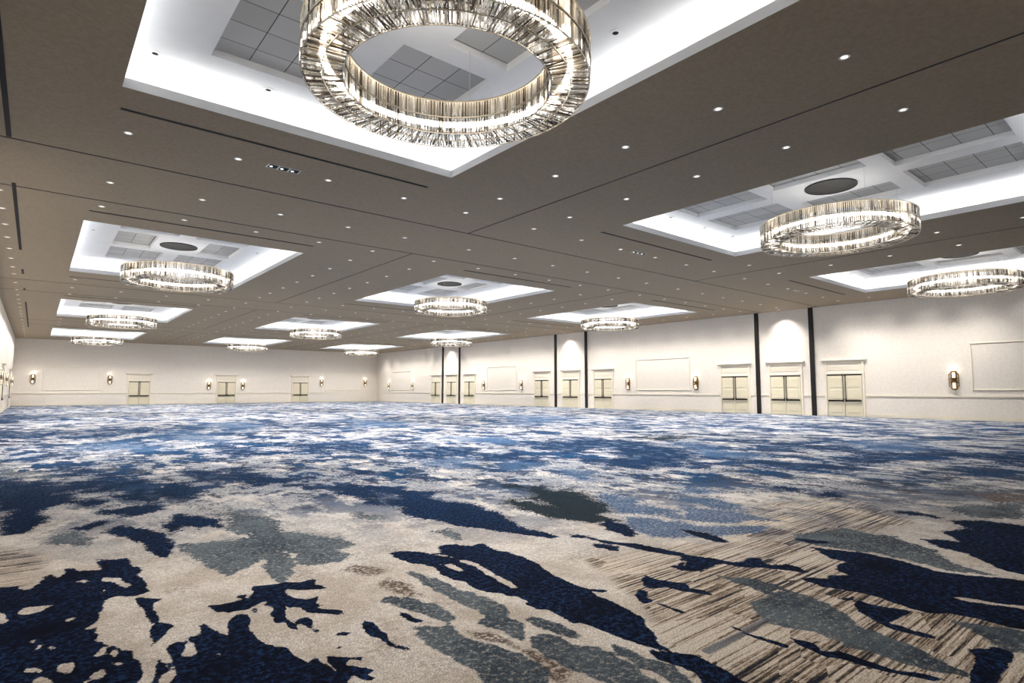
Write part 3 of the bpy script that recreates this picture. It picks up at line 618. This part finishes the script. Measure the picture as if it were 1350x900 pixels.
# tray spots of the two nearest coffer rows
ts = thing('tray_spotlight', '', 'ceiling light'); m = MB(); m.ring(.05, .10, -.01, 0, 20); m.build('trim_ring', M['white'], ts); m = MB(); m.disc(.05, -.006, -.002, 14); m.build('aperture', M['black'], ts)
first = True
for r in range(2):
    for c in range(3):
        for k, (u, v) in enumerate(((-2.83,4.54),(-.99,4.56),(.99,4.56),(2.75,4.5),(2.72,-.76),(-2.8,-.76))):
            o = ts if first else copy_tree(ts); first = False
            o.location = (CX[c]+u, CY[r]+v, TZ-.001)
            wh = ('at the far left corner','left of centre on the far side','right of centre on the far side','at the far right corner','on the right side','on the left side')[k]
            o['label'] = 'tiny dark spotlight %s inside the %s coffer' % (wh, coffer_name(c, r)); o['group'] = 'spotlights inside the coffers'

# linear slot diffusers
sl = thing('slot_diffuser', '', 'ceiling vent'); m = MB(); m.box(-3.15,3.15,-.03,.03,-.006,0); m.build('slot', M['black'], sl)
m = MB(); m.box(-3.17,3.17,-.04,-.03,-.008,0); m.box(-3.17,3.17,.03,.04,-.008,0)
for i in range(22): m.box(-3.15+.3*i-.004,-3.15+.3*i+.004,-.03,.03,-.008,0)
m.build('slot_frame', M['track'], sl)
first = True
for y, w, r in ((12.08,'behind',0),(19.70,'in front of',1),(31.9,'behind',1),(38.6,'in front of',2),(50.75,'behind',2),(57.8,'in front of',3),(69.9,'behind',3)):
    for c in range(3):
        o = sl if first else copy_tree(sl); first = False
        o.location = (CX[c]+(-.02), y, CZ-.001); o['label'] = 'long thin black slot diffuser %s the %s coffer' % (w, coffer_name(c, r)); o['group'] = 'slot diffusers beside the coffers'

# three-lamp recessed fixtures
tf = thing('triple_downlight', '', 'ceiling light')
m = MB(); m.box(-.36,.36,-.13,.13,-.006,0); m.build('housing', M['nickel'], tf)
for i in (-1,0,1):
    m = MB(); m.box(i*.235-.095,i*.235+.095,-.1,.1,-.010,-.006); w = m.build('well', M['black'], tf)
    m = MB(); m.disc(.035,-.016,-.010,14,i*.235-.04,0); m.build('lamp', M['lens'], w)
for c in range(3):
    o = tf if c == 0 else copy_tree(tf); o.location = (CX[c], 13.12, CZ-.001)
    o['label'] = 'recessed three-lamp ceiling fixture behind the nearest %s coffer' % CN[c]; o['group'] = 'three-lamp fixtures behind the near coffers'

# ------------------------------------------------------------------ walls: doors, posts, mouldings, lamps
def make_door():
    T = D.objects.new('door_1', None); COL.objects.link(T)
    f = MB(); H = 2.43; w = .95
    for s in (-1, 1):
        f.bbox(*sorted((s*w, s*(w+.13))), -.075, 0, 0, 2.56, .02)
        f.bbox(*sorted((s*w, s*(w+.13))), -.055, 0, 2.56, 3.16, .015)
    f.bbox(-w, w, -.075, 0, H, 2.56, .02); f.bbox(-w, w, -.05, 0, 3.04, 3.16, .015)
    f.build('frame', M['trim'], T)
    p = MB(); p.box(-w, w, -.02, 0, 2.56, 3.04); p.bbox(-w+.12, w-.12, -.035, -.02, 2.66, 2.94, .012); p.build('overdoor_panel', M['trim'], T)
    c = MB(); c.bbox(-w-.2, w+.2, -.09, 0, 3.16, 3.22, .02); c.bbox(-w-.27, w+.27, -.15, 0, 3.22, 3.30, .03); c.build('cornice', M['trim'], T)
    g = MB(); g.box(-w, w, -.012, 0, 0, H); g.build('reveal', M['dark'], T)
    for s in (-1, 1):
        x0, x1 = sorted((s*.012, s*(w-.02))); L = MB()
        L.box(x0, x1, -.045, -.013, .01, H-.07)
        for z0, z1 in ((.22, .82), (1.0, 1.55), (1.68, 2.25)): L.bbox(x0+.14, x1-.14, -.058, -.045, z0, z1, .012)
        leaf = L.build('leaf', M['door'], T)
        b = MB(); b.bbox(x0+.04, x1-.04, -.125, -.085, .855, .955, .01); b.box(x0+.05, x0+.1, -.09, -.045, .88, .93); b.box(x1-.1, x1-.05, -.09, -.045, .88, .93)
        b.build('push_bar', M['dark'], leaf)
        xc = s*.07; r_ = MB(); r_.rod((xc,-.07,.94), (xc,-.07,2.33), .02, 8); r_.box(xc-.03, xc+.03, -.1, -.045, .84, 1.02); r_.box(xc-.025, xc+.025, -.085, -.045, 2.3, 2.38)
        r_.build('exit_rod', M['dark'], leaf)
    return T
d0 = make_door(); dn = [0]
def door(x, y, rz, label):
    dn[0] += 1
    o = d0 if dn[0] == 1 else copy_tree(d0)
    o.name = 'door_%d' % dn[0]; o.location = (x, y, .002); o.rotation_euler = (0,0,rz); struct(o, label)
Rw = XR-.002; Bw = YB-.002; Lw = XL+.002
GN = ['nearest', 'middle', 'farthest']
for gi, ys_ in enumerate(((13.68,17.1,20.5),(32.2,35.97,39.7),(51.3,54.8,58.1))):
    for k, y in enumerate(ys_):
        door(Rw, y, -PI/2, 'cream double door in the long right wall, %s group, %s' % (GN[gi], ('right-hand one','centre one between the dark posts','left-hand one')[k]))
for k, x in enumerate((8.62,17.23,25.8)): door(x, Bw, 0, 'cream double door in the far end wall, %s from the left' % ORD[k])
for k, y in enumerate((51.0, 64.5)): door(Lw, y, PI/2, 'cream double door in the left wall, the %s one' % ('nearer','farther')[k])
for k, y in enumerate((15.41,18.85,34.07,37.82,53.2,56.6)):
    m = MB(); m.bbox(-.13,.13,-.09,0,0,CZ-.002,.012); o = trim(m, M['post'], 'tall dark partition post on the right wall, %s from the right' % ORD[k]); o.location = (Rw, y, 0); o.rotation_euler = (0,0,-PI/2)
# chair rail and skirting, broken at doors and posts
def runs(a, b, holes):
    out = []; p = a
    for h0, h1 in sorted(holes):
        if h0 > p: out.append((p, h0))
        p = max(p, h1)
    if p < b: out.append((p, b))
    return out
hr = [(y-1.09, y+1.09) for y in (13.68,17.1,20.5,32.2,35.97,39.7,51.3,54.8,58.1)]+[(y-.14,y+.14) for y in (15.41,18.85,34.07,37.82,53.2,56.6)]
hb = [(x-1.09, x+1.09) for x in (8.62,17.23,25.8)]; hl = [(y-1.09,y+1.09) for y in (51.0,64.5)]
for side, mode in (('right',0),('back',1),('left',2)):
    rr = runs(*((YF,YB,hr),(XL,XR,hb),(YF,YB,hl))[mode])
    for kind in ('base','rail'):
        m = MB()
        for a, b in rr:
            for z0, z1, d in (((0,.17,.022),(.17,.2,.012)) if kind == 'base' else ((1.17,1.24,.035),(1.12,1.17,.018))):
                if mode == 0: m.box(Rw-d, Rw, a, b, z0+.001, z1)
                elif mode == 1: m.box(a+.03, b-.03 if b > XR-1 else b, Bw-d, Bw, z0+.001, z1)
                else: m.box(Lw, Lw+d, a, b, z0+.001, z1)
        if kind == 'base': struct(m.build('baseboard_'+side, M['trim']), 'cream skirting board along the %s wall' % side)
        else: trim(m, M['trim'], 'cream chair rail moulding along the %s wall' % side)
def panel(x, y, rz, w, z0, z1, label):
    m = MB()
    for a, b, c, d in ((-w/2, w/2, z0, z0+.07), (-w/2, w/2, z1-.07, z1), (-w/2, -w/2+.07, z0+.07, z1-.07), (w/2-.07, w/2, z0+.07, z1-.07)):
        m.bbox(a, b, -.035, 0, c, d, .015)
    o = trim(m, M['trim'], label); o.location = (x, y, 0); o.rotation_euler = (0,0,rz)
for k, (y0, y1) in enumerate(((2.9,7.75),(23.95,28.8),(43.35,48.15),(64.1,69.1))): panel(Rw, (y0+y1)/2, -PI/2, y1-y0, 1.5, 3.9, 'large rectangular picture-frame moulding on the right wall, %s from the right' % ORD[k])
for k, (x0, x1) in enumerate(((.53,5.1),(29.0,34.0))): panel((x0+x1)/2, Bw, 0, x1-x0, 1.5, 3.87, 'rectangular picture-frame moulding on the far end wall, %s' % ('left end','right end')[k])
# wall lamps
def make_sconce():
    T = thing('wall_sconce', '', 'wall lamp')
    m = MB(); hx = [(-.12,-.46),(0,-.5),(.12,-.46),(.12,.46),(0,.5),(-.12,.46)]
    m.add([(a,-.02,b) for a,b in hx]+[(a,0,b) for a,b in hx], [(0,1,2,3,4,5),(11,10,9,8,7,6)]+[(i,6+i,6+(i+1)%6,(i+1)%6) for i in range(6)]); m.build('backplate', M['brass'], T)
    f = MB()
    for sx in (-1, 1):
        f.rod((sx*.2,-.08,-.3), (sx*.2,-.08,.3), .022, 6); f.rod((sx*.2,-.08,.3), (sx*.07,-.1,.46), .02, 6); f.rod((sx*.2,-.08,-.3), (sx*.07,-.1,-.46), .02, 6)
        f.rod((sx*.11,-.17,-.28), (sx*.11,-.17,.28), .016, 6); f.rod((sx*.2,-.08,.3), (sx*.11,-.17,.28), .014, 6); f.rod((sx*.2,-.08,-.3), (sx*.11,-.17,-.28), .014, 6)
    for z in (-.46, .46): f.rod((-.07,-.1,z), (.07,-.1,z), .02, 6)
    for z in (-.1, .1): f.rod((-.2,-.09,z), (-.11,-.17,z), .014, 6); f.rod((-.11,-.17,z), (.11,-.17,z), .018, 6); f.rod((.11,-.17,z), (.2,-.09,z), .014, 6)
    f.build('cage', M['brass'], T)
    for z in (-.27, .27):
        g = MB(); g.rod((0,-.09,z-.13), (0,-.09,z+.13), .065, 14); g.build('glass_shade', M['sglass'], T, False)
    m = MB(); m.rod((0,-.09,-.12), (0,-.09,.12), .03, 10); m.rod((0,-.09,0), (0,-.02,0), .025, 8); m.build('stem', M['brass'], T)
    return T
sc0 = make_sconce(); first = True; LAMPS = []
def sconce(x, y, z, rz, label):
    global first
    o = sc0 if first else copy_tree(sc0); first = False
    o.location = (x, y, z); o.rotation_euler = (0,0,rz); o['label'] = label; o['group'] = 'brass wall lamps'; LAMPS.append((x, y, z, rz))
first = True
for k, y in enumerate((8.46,23.44,29.55,42.6,48.7,63.5,69.7)): sconce(Rw, y, 2.02, -PI/2, 'brass caged wall lamp on the long right wall, %s from the right' % ORD[k])
for k, (x, z) in enumerate(((-.21,2.6),(6.0,2.6),(15.35,2.02),(19.0,2.02),(28.5,2.45),(34.5,2.45))): sconce(x, Bw, z, 0, 'brass caged wall lamp on the far end wall, %s from the left' % ORD[k])
for k, y in enumerate((47.5,56.5,69.5)): sconce(Lw, y, 2.3, PI/2, 'brass caged wall lamp on the left wall, %s from the front' % ORD[k])

# ------------------------------------------------------------------ lights
def area(x, y, z, sx, sy, e, col, rot):
    L = D.lights.new('cove_light', 'AREA'); L.shape = 'RECTANGLE'; L.size = sx; L.size_y = sy; L.energy = e; L.color = col
    o = D.objects.new('cove_light', L); COL.objects.link(o); o.location = (x, y, z); o.rotation_euler = rot; return o
COVE = (1, .985, .965)
for cx in CX:
    for cy in CY:
        z = CZ+.16
        for s in (-1, 1):
            area(cx+s*(HU+.2), cy, z, .12, 2*HV, COVE_E*HV, COVE, (0, PI-s*math.radians(-18), 0))
            area(cx, cy+s*(HV+.2), z, 2*HU, .12, COVE_E*HU, COVE, (PI-s*math.radians(18), 0, 0))
L0 = D.lights.new('downlight_beam', 'SPOT'); L0.energy = SPOT_E; L0.spot_size = math.radians(115); L0.spot_blend = 1; L0.shadow_soft_size = .06; L0.color = (1,.95,.88)
L0b = L0.copy(); L0b.energy = SPOT_E*FRONT      # the front zone of the room is dimmed
for i, (x, y, z, o) in enumerate(SPOTS):
    l = D.objects.new('downlight_beam', L0b if y < 6 or (x < 5 and y < 14) else L0); COL.objects.link(l); l.location = (x, y, z-.03)
L1 = D.lights.new('wall_washer_beam', 'SPOT'); L1.energy = WASH_E; L1.spot_size = math.radians(84); L1.spot_blend = .8; L1.shadow_soft_size = .05; L1.color = (1,.965,.92)
L3 = D.lights.new('wall_washer_beam', 'SPOT'); L3.energy = SCALLOP_E; L3.spot_size = math.radians(70); L3.spot_blend = .7; L3.shadow_soft_size = .04; L3.color = (1,.97,.92)
L5 = L1.copy(); L5.energy = WASH_E*.3
for x, y, z, o in SPOTS:                # second beams added at fixtures next to a wall, to brighten it
    if x > 35: l = D.objects.new('wall_washer_beam', L3); rot = (0, 0, 0)
    elif x > 34: l = D.objects.new('wall_washer_beam', L1); rot = (0, -WASH_T, 0)
    elif y > 70: l = D.objects.new('wall_washer_beam', L1); rot = (WASH_T, 0, 0)
    elif x < 0: l = D.objects.new('wall_washer_beam', L5); rot = (0, WASH_T*.6, 0)
    else: continue
    COL.objects.link(l); l.location = (x, y, z-.03); l.rotation_euler = rot
L6 = D.lights.new('chandelier_beam', 'SPOT'); L6.energy = BEAM_E; L6.spot_size = math.radians(130); L6.spot_blend = 1; L6.shadow_soft_size = .6; L6.color = (1,.955,.89)
L2 = D.lights.new('chandelier_glow', 'POINT'); L2.energy = CH_E; L2.shadow_soft_size = .9; L2.color = (1,.95,.88)
for cx in CX:
    for cy in CY:
        l = D.objects.new('chandelier_beam', L6); COL.objects.link(l); l.location = (cx, cy, CZ-.95)
        l = D.objects.new('chandelier_glow', L2); COL.objects.link(l); l.location = (cx, cy, CZ-.6)

L4 = D.lights.new('sconce_glow', 'POINT'); L4.energy = 1.0; L4.shadow_soft_size = .05; L4.color = (1,.88,.7)
for x, y, z, rz in LAMPS:
    l = D.objects.new('sconce_glow', L4); COL.objects.link(l); l.location = (x+math.sin(rz)*.16, y-math.cos(rz)*.16, z+.56)

w = D.worlds.new('World'); bpy.context.scene.world = w; w.use_nodes = True
w.node_tree.nodes['Background'].inputs[0].default_value = (0,0,0,1); w.node_tree.nodes['Background'].inputs[1].default_value = 0

# ------------------------------------------------------------------ camera
cam = D.cameras.new('camera'); co = D.objects.new('camera', cam); COL.objects.link(co)
yaw, pit = math.radians(39.4806), math.radians(4.795)
fw = Vector((math.sin(yaw)*math.cos(pit), math.cos(yaw)*math.cos(pit), math.sin(pit)))
co.location = (0, 0, EYE); co.rotation_euler = fw.to_track_quat('-Z', 'Y').to_euler()
cam.sensor_width = 36; cam.lens = 761.16/1350*36; cam.clip_end = 300
sc = bpy.context.scene; sc.camera = co
sc.view_settings.view_transform = 'Standard'; sc.view_settings.look = 'None'; sc.view_settings.gamma = 1; sc.view_settings.use_curve_mapping = False
sc.view_settings.exposure = EXPO
sc.cycles.max_bounces = 10; sc.cycles.diffuse_bounces = 5; sc.cycles.glossy_bounces = 3; sc.cycles.transmission_bounces = 6
sc.cycles.caustics_reflective = False; sc.cycles.caustics_refractive = False; sc.cycles.sample_clamp_indirect = 8
sc.cycles.use_denoising = True
